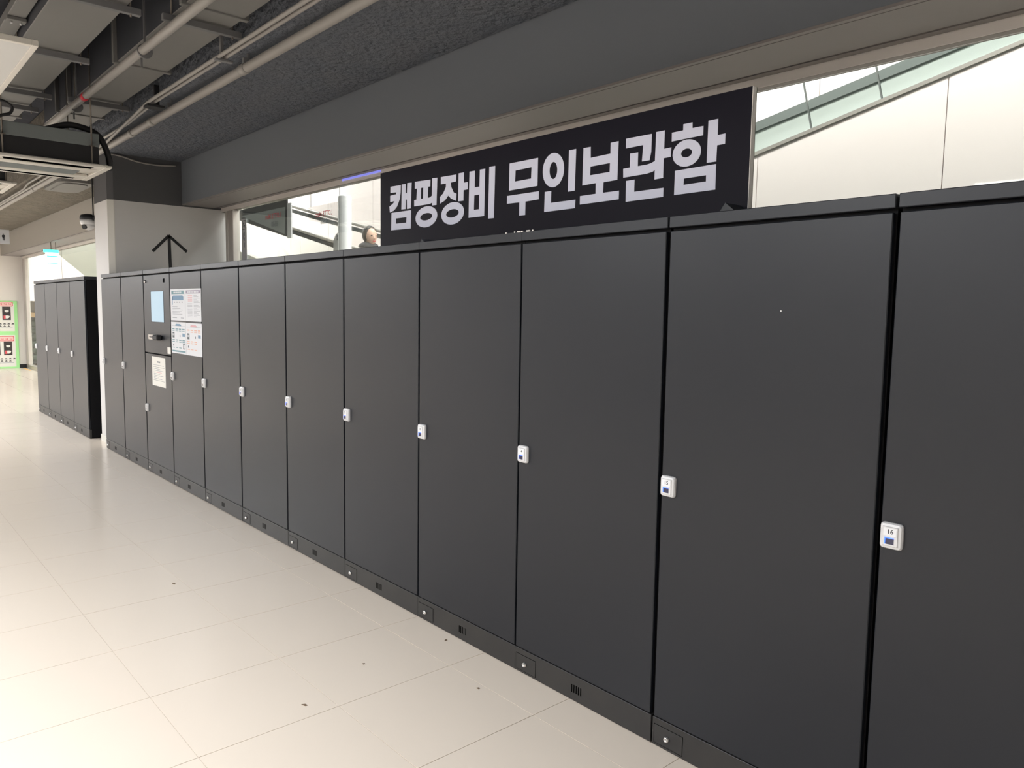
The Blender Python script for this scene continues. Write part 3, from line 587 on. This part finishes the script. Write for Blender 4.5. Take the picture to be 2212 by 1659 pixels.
# ------------------------------------------------------------------ ceiling cassette air conditioners
def cassette(x0, x1, y0, y1, z, label, ry=.15):
    t = empty('air_conditioner', ((x0 + x1) / 2, (y0 + y1) / 2, z), label, 'air conditioner', 'cassette air conditioners hung from the ceiling')
    m = MB()
    for r_ in ((x0, x1, y1 - .055, y1), (x0, x1, y0, y0 + .055), (x1 - .055, x1, y0 + .055, y1 - .055), (x0, x0 + .055, y0 + .055, y1 - .055)):
        m.box(r_[0], r_[1], r_[2], r_[3], z, z + .022, .004)
    # corner blocks
    for cx_ in (x0 + .05, x1 - .17):
        for cy_ in (y0 + .05, y1 - .17): m.box(cx_, cx_ + .12, cy_, cy_ + .12, z + .002, z + .022)
    m.box(x0 + .03, x1 - .03, y0 + .03, y1 - .03, z + .022, z + .03)
    rel(m.build('face_frame', ACW, t), t)
    s_ = MB(); a, c = .055, .145
    s_.prism([(x1 - c, y0 + .12), (x1 - a, y0 + .10), (x1 - a, y1 - .13), (x1 - (a + c) / 2, y1 - .145), (x1 - c, y1 - .13)], 2, z - .0012, z + .0215)
    rel(s_.build('air_slot', HOLE, t), t); rel(MB().box(x0 + a, x0 + c, y0 + .13, y1 - .13, z - .0012, z + .0215).build('air_slot', HOLE, t), t)
    for a0, a1 in ((x1 - .29, x1 - .165), (x0 + .165, x0 + .29)):
        rel(MB().box(a0, a1, y0 + .06, y1 - .06, z - .006, z + .020, .005).build('louvre_flap', ACW, t), t)
    rel(MB().box(x0 + .32, x1 - .32, y0 + .14, y1 - .18, z - .003, z + .021, .002).build('intake_grille', ACG, t), t)
    rel(MB().box(x0 + .05, x1 - .05, y0 + .08, y1 - .09, z + .03, z + .175).build('body', BLACK, t), t)
    rel(MB().box(x0 + .045, x1 - .045, y0 + .075, y1 - .085, z + .175, z + .285, .004).build('insulated_top', ACG, t), t)
    for (xx, yy) in ((x1 - .02, y1 - ry), (x0 + .02, y1 - ry), (x1 - .02, y0 + .10), (x0 + .02, y0 + .10)):
        rel(MB().cyl((xx, yy, z + .03), (xx, yy, 4.299), .0065, n=8).build('threaded_rod', STEELD, t), t)
        rel(MB().box(xx - .022, xx + .022, yy - .02, yy + .02, z + .17, z + .175).build('rod_bracket', STEELD, t), t)
    return t
ac = cassette(1.89, 2.78, -1.425, -.535, 2.90, 'near cassette air conditioner, black body hung left of the pillar')
cassette(-1.35, -.32, -1.75, -.76, 3.09, 'far cassette air conditioner, only one white corner showing at left edge', .105)
h = MB().tube(spline([(2.45, -1.0, 3.20), (2.6, -.849, 3.245), (2.6, -.744, 3.25), (2.6, -.62, 3.215), (2.6, -.555, 3.136), (2.6, -.512, 3.00), (2.55, -.50, 2.93)]), .026, 10)
h.build('hose', BLACK); tag(bpy.data.objects['hose'], 'thick black insulated hose looping over the corner of the air conditioner', 'hose')
tag(MB().tube(spline([(2.9, -1.45, 3.31), (2.9, -1.349, 3.300), (2.9, -1.304, 3.287), (2.9, -1.271, 3.254), (2.9, -1.291, 3.208), (2.9, -1.36, 3.175), (2.85, -1.40, 3.10)]), .012, 8).build('cable_loop', BLACK), 'black cable loop at the left edge above the air conditioner', 'cable')

# ------------------------------------------------------------------ LED panels
def led_panel(x, y, label=None, group='white LED ceiling panels'):
    t = empty('ceiling_light', (x, y, 3.0), label or 'white rectangular LED panel hanging from the dark ceiling', 'ceiling light', group)
    m = MB()
    m.box(-.6, .6, -.3, -.272, 0, .03, .002).box(-.6, .6, .272, .3, 0, .03, .002).box(-.6, -.572, -.272, .272, 0, .03, .002).box(.572, .6, -.272, .272, 0, .03, .002).box(-.59, .59, -.29, .29, .024, .029)
    m.build('frame', ACW, t)
    MB().box(-.572, .572, -.272, .272, .006, .02).build('diffuser', LED, t)
    for xx in (-.4, .4): MB().cyl((xx, 0, .03), (xx, 0, 1.31), .004, n=6).build('suspension_wire', STEELD, t)
    return t
first_p = None
for k, (px_, py_, pw_) in enumerate(PANELS):
    if k == 0: first_p = led_panel(px_, py_, 'white rectangular LED panel cut by the upper left edge of the frame')
    else:
        o = copy_tree(first_p); o.location = (px_, py_, 3.0); o['label'] = 'unseen white LED panel added to light the corridor'

# ------------------------------------------------------------------ signs in the corridor
ex = empty('exit_sign', (-8.0, .98, 2.82), 'glowing green and white exit sign hanging above the far lockers', 'exit sign')
rel(MB().box(-8.06, -7.98, .84, 1.10, 2.79, 2.845, .004).build('sign_housing', EXITG, ex), ex)
rel(MB().box(-8.03, -7.995, .87, 1.10, 2.55, 2.788, .003).build('lit_face', EXITW, ex), ex)
rel(MB().box(-7.994, -7.992, .89, 1.085, 2.70, 2.725).build('green_band', EXITG, ex), ex); rel(MB().box(-7.994, -7.992, .89, 1.085, 2.56, 2.575).build('green_band', EXITG, ex), ex)
for yy in (.965, 1.05): rel(MB().box(-8.02, -8.0, yy, yy + .01, 2.845, 3.003).build('hanging_rod', STEELD, ex), ex)
wc = empty('restroom_sign', (-4.1, -.9, 2.87), 'white hanging sign with a black standing man pictogram at the left edge', 'sign')
rel(MB().box(-4.13, -4.10, -1.5, -.308, 2.655, 2.872, .002).build('sign_plate', PLAST, wc), wc)
def man(yc, z0, s, skirt=False):
    m = MB(); m.cyl((-4.0995, yc, z0 + s * .92), (-4.0985, yc, z0 + s * .92), s * .085, n=12)
    m.prism([(yc - s * .17, z0 + s * .80), (yc + s * .17, z0 + s * .80), (yc + s * .20, z0 + s * .45), (yc + s * .14, z0 + s * .45), (yc + s * .12, z0 + s * .66), (yc + s * .11, z0), (yc + s * .03, z0), (yc, z0 + s * .40), (yc - s * .03, z0), (yc - s * .11, z0), (yc - s * .12, z0 + s * .66), (yc - s * .14, z0 + s * .45), (yc - s * .20, z0 + s * .45)], 0, -4.0995, -4.0985)
    return m
rel(man(-.388, 2.705, .105).build('pictogram', INK, wc), wc); rel(man(-.475, 2.705, .105).build('pictogram', INK, wc), wc)
for yy in (-.8, -1.4): rel(MB().cyl((-4.115, yy, 2.872), (-4.115, yy, 4.299), .005, n=6).build('hanging_rod', STEELD, wc), wc)

# ------------------------------------------------------------------ food poster board on the far wall
pb = empty('poster_board', (X0 + .03, .75, 0), 'light green board with two food posters standing at the far wall', 'poster board')
rel(MB().box(X0 + .002, X0 + .03, .20, 1.275, .0, 1.81, .004).build('green_board', LGREEN, pb), pb)
for z0, z1, zb0, zb1, zp0, zp1 in ((1.0, 1.745, 1.665, 1.785, 1.30, 1.655), (.045, .895, .735, .865, .36, .725)):
    s_ = MB().box(X0 + .030, X0 + .033, .28, 1.20, z0, z1).build('poster_sheet', PAPERC, pb); rel(s_, pb)
    MB().prism(rrect(.30, 1.175, zb0, zb1, .02), 0, X0 + .033, X0 + .037).build('banner_edge', CRED, s_)
    MB().prism(rrect(.31, 1.155, zb0 + .015, zb1 - .015, .02), 0, X0 + .037, X0 + .039).build('banner', PINK, s_)
    m = MB()
    for k in range(7):
        yy = 1.10 - k * .10
        m.box(X0 + .039, X0 + .040, yy - .03, yy + .03, zb0 + .05, zb0 + .06).box(X0 + .039, X0 + .040, yy + .018, yy + .028, zb0 + .035, zb0 + .085).box(X0 + .039, X0 + .040, yy - .03, yy + .0, zb0 + .072, zb0 + .08)
    m.build('banner_lettering', CRED, s_)
    MB().box(X0 + .033, X0 + .035, .93, 1.12, zp0, zp1).box(X0 + .033, X0 + .035, .50, .85, zp0, zp1).build('food_photo', PHOTO, s_)
    m = MB()
    for dy, dz, r_ in ((1.03, .25, .045), (1.025, .10, .062)):
        m.prism([(dy + r_ * math.cos(a) * 1.1, zp0 + dz + r_ * (math.sin(a) if math.sin(a) < 0 else math.sin(a) * .35)) for a in [2 * math.pi * q / 16 for q in range(16)]], 0, X0 + .035, X0 + .036)
    m.build('bowl_print', PAPERC, s_)
    MB().box(X0 + .035, X0 + .0365, .955, 1.0, zp0 + .03, zp0 + .12).build('red_print', CRED, s_)
    m = MB()
    for k in range(4):
        yy = 1.16 - k * .095
        m.box(X0 + .033, X0 + .034, yy - .032, yy + .032, zp0 - .115, zp0 - .102).box(X0 + .033, X0 + .034, yy - .022, yy + .022, zp0 - .10, zp0 - .083)
        if k: m.box(X0 + .033, X0 + .034, yy - .028, yy + .028, zp0 - .175, zp0 - .160).box(X0 + .033, X0 + .034, yy - .012, yy + .012, zp0 - .158, zp0 - .145)
    m.build('poster_lettering', INK, s_)
    MB().box(X0 + .033, X0 + .034, .75, 1.15, zp0 - .215, zp0 - .205).build('small_print', PGREY, s_)
# stock seen through the doorway at the far left
rk = empty('display_rack', (-15.4, 1.9, 0), 'dark green merchandise rack glimpsed through the far doorway', 'rack')
rel(MB().box(-15.9, -15.4, 1.70, 2.3, 0.04, .10).box(-15.9, -15.88, 1.70, 2.3, .1, 1.35).box(-15.9, -15.4, 2.28, 2.3, .1, 1.35).build('rack_frame', BLACK, rk), rk)
GRN = mat('dark_green_goods', (0.03, 0.05, 0.035), .7, var=(7, 1.0, (0.10, 0.13, 0.10))); YEL = mat('warm_top_card', (.85, .62, .35), .6)
for k in range(6):
    rel(MB().lathe([(.10, 0), (.14, .04), (.15, .11), (.12, .17), (.05, .19)], (-15.6 + .03 * (k % 2), 1.88 + .05 * (k % 2), .10 + k * .20), n=10).build('bundled_goods', GRN, rk), rk)
rel(MB().box(-15.8, -15.45, 1.72, 2.2, 1.36, 1.50, .01).build('top_card', YEL, rk), rk)
tag(MB().box(-14.2, -13.2, 1.33, 1.37, .0002, .0012).build('floor_tape', ORANGE), 'orange tape strip on the floor at the far doorway', 'tape')

# ------------------------------------------------------------------ hall behind the glass
# ramp on the left (goes down towards the right) - clad truss, glass balustrade with rails
SL = -.2155
rl = empty('moving_ramp', (-4, 2.6, 0), 'left moving ramp behind the glass sloping down to the right with steel rails', 'moving walkway')
def ramp_pts(x0, x1, xr, zr, sl, lo, hi): return [(x0, zr + (x0 - xr) * sl + lo), (x1, zr + (x1 - xr) * sl + lo), (x1, zr + (x1 - xr) * sl + hi), (x0, zr + (x0 - xr) * sl + hi)]
zr = 2.93                                   # upper rail height at x = 0, plane y = 2.5
rel(MB().prism(ramp_pts(-9, 4.4, 0, zr - .10, SL, -1.35, -.68), 1, 2.46, 2.50).build('truss_cladding', BEIGE, rl), rl)
rel(MB().prism(ramp_pts(-9, 4.4, 0, zr - .10, SL, -.68, -.62), 1, 2.43, 2.53).build('skirt_rail', STEEL, rl), rl)
for k in range(10):
    xa = -8.6 + k * 1.25
    rel(MB().prism(ramp_pts(xa + .006, xa + 1.244, 0, zr - .10, SL, -.62, -.02), 1, 2.475, 2.487).build('glass_panel', GBAL, rl), rl)
rel(MB().prism(ramp_pts(-9, 4.4, 0, zr - .10, SL, -.075, -.025), 1, 2.46, 2.52).build('handrail_base', BLACK, rl), rl)
rel(MB().tube([(x, 2.49, zr - .10 + x * SL) for x in (-9, -3, 2, 4.4)], .03, 10).build('handrail', STEEL, rl), rl)
rel(MB().tube([(x, 3.30, 3.005 + x * SL) for x in (-9, -3, 2, 4.4)], .03, 10).build('handrail', STEEL, rl), rl)
rel(MB().prism(ramp_pts(-9, 4.4, 0, 2.975, SL, -.075, -.02), 1, 3.28, 3.32).build('handrail_base', RUBBER, rl), rl)
rel(MB().prism(ramp_pts(-9, 4.4, 0, 1.47, SL, -.06, 0), 1, 2.5, 3.32).build('walkway_deck', RUBBER, rl), rl)
# cladding of its far upper flight, seen left of the pillar
rel(MB().prism([(-14.2, 3.39), (-13, 3.112), (-12.656, 3.034), (-9.85, 2.395), (-7.6, 1.90), (-7.6, 5.6), (-14.2, 5.6)], 1, 1.98, 2.02).build('upper_cladding', BEIGE, rl), rl)
# ramp on the right (rises to the right)
SR = .2318
rr = empty('moving_ramp', (8, 2.6, 0), 'right moving ramp behind the glass rising to the right with white side panels', 'moving walkway')
for a, c in ((4.6, 5.96), (5.97, 7.147), (7.153, 8.355), (8.361, 9.56), (9.57, 10.77), (10.78, 11.98)):
    rel(MB().prism([(a, .02), (c, .02), (c, 2.856 + (c - 7.1) * SR - .03), (a, 2.856 + (a - 7.1) * SR - .03)], 1, 2.50, 2.53).build('side_panel', HALLW, rr), rr)
rel(MB().prism([(4.6, .02), (11.98, .02), (11.98, 2.83 + 4.88 * SR - .04), (4.6, 2.83 - 2.5 * SR - .04)], 1, 2.535, 2.55).build('panel_backing', SEAM, rr), rr)
rel(MB().prism(ramp_pts(4.6, 12, 7.1, 2.856, SR, -.024, 0), 1, 2.488, 2.545).build('base_rail', STEEL, rr), rr)
jn = [(5.3, 0), (6.45, 0), (7.53, 0), (7.98, 0), (9.1, 0), (10.2, 0), (11.3, 0)]
for (a, _), (c, _) in zip(jn, jn[1:]):
    za = 2.856 + (a - 7.1) * SR; zc = 2.856 + (c - 7.1) * SR; t_ = .9
    rel(MB().prism([(a + .004, za), (c - .004, zc), (c - .004 - SR * t_, zc + t_), (a + .004 - SR * t_, za + t_)], 1, 2.508, 2.520).build('glass_panel', GBAL, rr), rr)
for a in (7.53, 7.98):
    za = 2.856 + (a - 7.1) * SR
    rel(MB().prism([(a - .004, za), (a + .004, za), (a + .004 - SR * .9, za + .9), (a - .004 - SR * .9, za + .9)], 1, 2.506, 2.522).build('panel_joint', RUBBER, rr), rr)
rel(MB().prism(ramp_pts(3.5, 12, 7.1, 3.463, .2, -.9, -.02), 1, 3.60, 3.63).build('far_balustrade', GREENP, rr), rr)
rel(MB().prism(ramp_pts(3.5, 12, 7.1, 3.463, .2, -.045, .03), 1, 3.57, 3.66).build('far_handrail', RUBBER, rr), rr)
rel(MB().prism(ramp_pts(4.6, 12, 7.1, 2.50, SR, -.06, 0), 1, 2.56, 3.58).build('walkway_deck', RUBBER, rr), rr)
# round white post
ps = empty('post', (1.885, 2.2, 0), 'round white post standing in front of the left ramp rails', 'post')
rel(MB().lathe([(.10, 0), (.10, .02), (.079, .03), (.079, 3.05), (.074, 3.062)], (1.885, 2.2, 0), n=28).build('post_tube', PLAST, ps), ps)
# triangular guard board
gd = empty('guard_board', (.0, 2.2, 3.1), 'dark framed triangular guard board hanging in the hall at left', 'guard board')
rel(MB().prism([(-1.35, 3.126), (-1.19, 3.165), (.345, 3.205), (.353, 2.678), (-1.319, 3.035)], 1, 2.19, 2.21).build('dark_frame', BLACK, gd), gd)
GP = mat('guard_panel_grey', (0.20, 0.22, 0.21), .35)
rel(MB().prism([(-1.177, 3.078), (.308, 3.078), (.284, 2.719)], 1, 2.186, 2.19).build('grey_panel', GP, gd), gd)
rel(MB().prism([(.356, 2.66), (.466, 2.66), (.466, 3.12), (.356, 3.12)], 1, 2.19, 2.21).build('edge_strip', PINK and PLAST, gd), gd)
rel(MB().box(-1.0, -.99, 2.198, 2.202, 3.15, 5.99).box(.2, .21, 2.198, 2.202, 3.18, 5.99).build('hanging_wires', STEELD, gd), gd)
def add_text(s, size, m, root, x, y, z, mirror, bold=0.0):
    t = text_mesh(s, size, m, root, (x, y, z), mirror, bold); rel(t, root); return t
REDI = mat('red_lettering', (0.62, 0.02, 0.05), .6)
add_text('LOTTE Mart', .095, REDI, gd, -.08, 2.1845, 2.985, True, .001); add_text('8688', .105, PDARK, gd, -.03, 2.1845, 2.875, True, .001)
# translucent hanging sign
hs = empty('hanging_sign', (1.17, 2.3, 3.04), 'pale see-through sign with mirrored red lettering hanging left of the post', 'sign')
CLR = glass('clear_acrylic', (0.90, 0.90, 0.90))
rel(MB().prism([(.738, 3.04), (1.597, 3.04), (1.594, 2.75), (.80, 2.865), (.76, 2.88), (.74, 2.91)], 1, 2.295, 2.305).build('acrylic_plate', CLR, hs), hs)
add_text('LOTTE Mart', .085, REDI, hs, 1.19, 2.292, 2.925, True, .0008); add_text('8688', .095, PGREY, hs, 1.19, 2.292, 2.825, True, .0008)
rel(MB().cyl((.82, 2.3, 3.04), (.82, 2.3, 5.99), .004, n=6).build('wire', STEELD, hs), hs); rel(MB().cyl((1.585, 2.3, 3.04), (1.585, 2.3, 5.99), .004, n=6).build('wire', STEELD, hs), hs)
# frosted stickers with a wheelchair-like icon
st = empty('glass_sticker', (.62, 1.494, 2.57), 'frosted vertical strip with a small boxed icon at the left end of the glass', 'sticker')
rel(MB().box(.545, .70, 1.4925, 1.4955, 2.30, 2.83).build('film_strip', FROST, st), st)
m = MB().box(.575, .680, 1.4905, 1.492, 2.805, 2.811).box(.575, .680, 1.4905, 1.492, 2.700, 2.706).box(.575, .581, 1.4905, 1.492, 2.70, 2.81).box(.674, .680, 1.4905, 1.492, 2.70, 2.81)
m.cyl((.615, 1.4905, 2.775), (.615, 1.492, 2.775), .013, n=10).box(.608, .622, 1.4905, 1.492, 2.73, 2.765).box(.608, .655, 1.4905, 1.492, 2.742, 2.750).box(.648, .656, 1.4905, 1.492, 2.72, 2.748)
rel(m.build('icon', PDARK, st), st)
rel(MB().box(.625, .645, 1.4905, 1.492, 2.62, 2.67).box(.625, .645, 1.4905, 1.492, 2.56, 2.60).box(.625, .645, 1.4905, 1.492, 2.48, 2.54).box(.59, .605, 1.4905, 1.492, 2.58, 2.66).build('lettering', PGREY, st), st)
st2 = empty('ramp_sticker', (1.32, 2.45, 2.6), 'grey round-topped label with a small icon beside the white post', 'sticker')
rel(MB().prism([(1.225, 2.46), (1.42, 2.46), (1.42, 2.70), (1.40, 2.705), (1.30, 2.67), (1.235, 2.60)], 1, 2.40, 2.404).build('film', FROST, st2), st2)
rel(MB().cyl((1.33, 2.3985, 2.645), (1.33, 2.3998, 2.645), .014, n=10).box(1.322, 1.338, 2.3985, 2.3998, 2.59, 2.63).box(1.322, 1.37, 2.3985, 2.3998, 2.60, 2.608).build('icon', PDARK, st2), st2)
rel(MB().box(1.30, 1.32, 2.42, 2.43, 0.0, 2.46).build('stand', STEEL, st2), st2)
tag(MB().box(3.20, 3.92, 1.440, 1.4448, 2.990, 3.010).build('reflection_strip', VIOLET), 'violet reflection on the steel head rail beside the sign, drawn as a glowing band', 'reflection')  # glowing strip standing in for a reflection on the rail

# ------------------------------------------------------------------ person on the left ramp
pe = empty('person', (1.27, 2.9, 1.20), 'person in a dark hooded coat behind the glass left of the sign, facing right', 'person')
me = bpy.data.meshes.new('body'); bx, by, bz = 1.27, 2.9, 1.20
V = [(0, 0, .86), (0, 0, 1.06), (-.01, 0, 1.25), (.0, 0, 1.345), (.015, 0, 1.42),           # pelvis..neck 0-4
     (0, .16, 1.29), (.0, .20, 1.02), (.09, .17, .80), (0, -.16, 1.29), (.0, -.20, 1.02), (.09, -.17, .80),   # arms 5-10
     (0, .09, .84), (.02, .10, .45), (-.02, .10, .07), (.10, .10, .04), (0, -.09, .84), (.02, -.10, .45), (-.02, -.10, .07), (.10, -.10, .04)]
E_ = [(0, 1), (1, 2), (2, 3), (3, 4), (2, 5), (5, 6), (6, 7), (2, 8), (8, 9), (9, 10), (0, 11), (11, 12), (12, 13), (13, 14), (0, 15), (15, 16), (16, 17), (17, 18)]
R_ = [.15, .14, .15, .075, .055, .07, .05, .035, .07, .05, .035, .09, .06, .045, .035, .09, .06, .045, .035]
me.from_pydata([(x + bx, y + by, z + bz) for x, y, z in V], E_, []); bo = bpy.data.objects.new('body', me); COL.objects.link(bo)
sm = bo.modifiers.new('skin', 'SKIN'); sv = me.skin_vertices[0].data
for q, r_ in zip(sv, R_): q.radius = (r_, r_)
sv[0].use_root = True
ss = bo.modifiers.new('sub', 'SUBSURF'); ss.levels = 2; ss.render_levels = 2
bpy.context.view_layer.update()
m2 = bpy.data.meshes.new_from_object(bo.evaluated_get(bpy.context.evaluated_depsgraph_get())); bpy.data.objects.remove(bo)
m2.materials.clear(); m2.materials.append(COAT)
for f in m2.polygons: f.use_smooth = True
bo = bpy.data.objects.new('body', m2); COL.objects.link(bo); bo.parent = pe; rel(bo, pe)
def blob(c, rx, ry, rz, fn=None, n=24, tilt=0.0):
    bm = bmesh.new(); bmesh.ops.create_uvsphere(bm, u_segments=n, v_segments=n // 2 + 4, radius=1)
    for v in bm.verts:
        p_ = v.co.copy()
        if fn: p_ = fn(p_)
        q = Vector((p_.x * rx, p_.y * ry, p_.z * rz)); q.rotate(Matrix.Rotation(tilt, 3, 'Y')); v.co = q + Vector(c)
    for f in bm.faces: f.smooth = True
    mb = MB(); mb.merge(bm); return mb
def face(p_):
    x = p_.x
    if x > .3:                                   # nose, brow and chin on the +x side
        nose = math.exp(-(p_.y / .16) ** 2 - ((p_.z + .10) / .17) ** 2) * .30
        eye = math.exp(-((abs(p_.y) - .38) / .16) ** 2 - ((p_.z - .10) / .10) ** 2) * .10
        lip = math.exp(-(p_.y / .30) ** 2 - ((p_.z + .48) / .07) ** 2) * .07
        chin = math.exp(-(p_.y / .35) ** 2 - ((p_.z + .80) / .16) ** 2) * .12
        x += nose - eye + lip + chin
    return Vector((x, p_.y * (1 - .22 * max(0, -p_.z)), p_.z))
hc = (1.30, 2.9, 2.672)
hd_ = blob(hc, .095, .078, .118, face, 32, .12).build('head', SKIN, pe); rel(hd_, pe)
for s in (-1, 1):
    MB().merge(blob((hc[0] + .083, hc[1] + s * .032, hc[2] + .012), .010, .014, .006, None, 10).bm, True).build('eye', INK, hd_)
MB().merge(blob((hc[0] + .088, hc[1], hc[2] - .060), .012, .024, .005, None, 10).bm, True).build('mouth', CRED, hd_)
rel(blob((hc[0] - .025, hc[1], hc[2] + .030), .108, .094, .120, lambda p_: p_ if p_.x < .45 else Vector((.45 + (p_.x - .45) * .2, p_.y * .9, p_.z)), 24).build('hair', HAIR, pe), pe)
rel(blob((hc[0] - .045, hc[1], hc[2] - .13), .125, .14, .075, None, 20).build('hood', COAT, pe), pe)
for o in list(bpy.data.objects):                 # parts built in world space under an Empty root were shifted by rel(); nothing else moves
    pass

# crumbs and scuffs on the floor
CRUMB = mat('crumb', (.16, .11, .07), .8)
CR = [(7.149, -.93, .014, .4, 'brown crumb on the floor tile below lockers 13 and 14, farthest from them'), (5.267, -.882, .016, .2, 'thin dark splinter on the floor, farthest left of the floor crumbs'),
      (6.969, -.53, .005, 0, 'tiny dark speck in the middle of a floor tile'), (7.004, -.06, .009, 1.5, 'small dark crumb on the floor close to the plinth of locker 13'),
      (7.516, -.252, .007, .3, 'small brown crumb on the floor near the plinth of locker 14')]
for x, y, l, a, lab in CR:
    o = MB().prism([(-l, -.004), (l * .6, -.006), (l, .002), (0, .006)], 2, .0002, .003).build('debris', CRUMB); o.location = (x, y, 0); o.rotation_euler = (0, 0, a)
    tag(o, lab, 'debris')
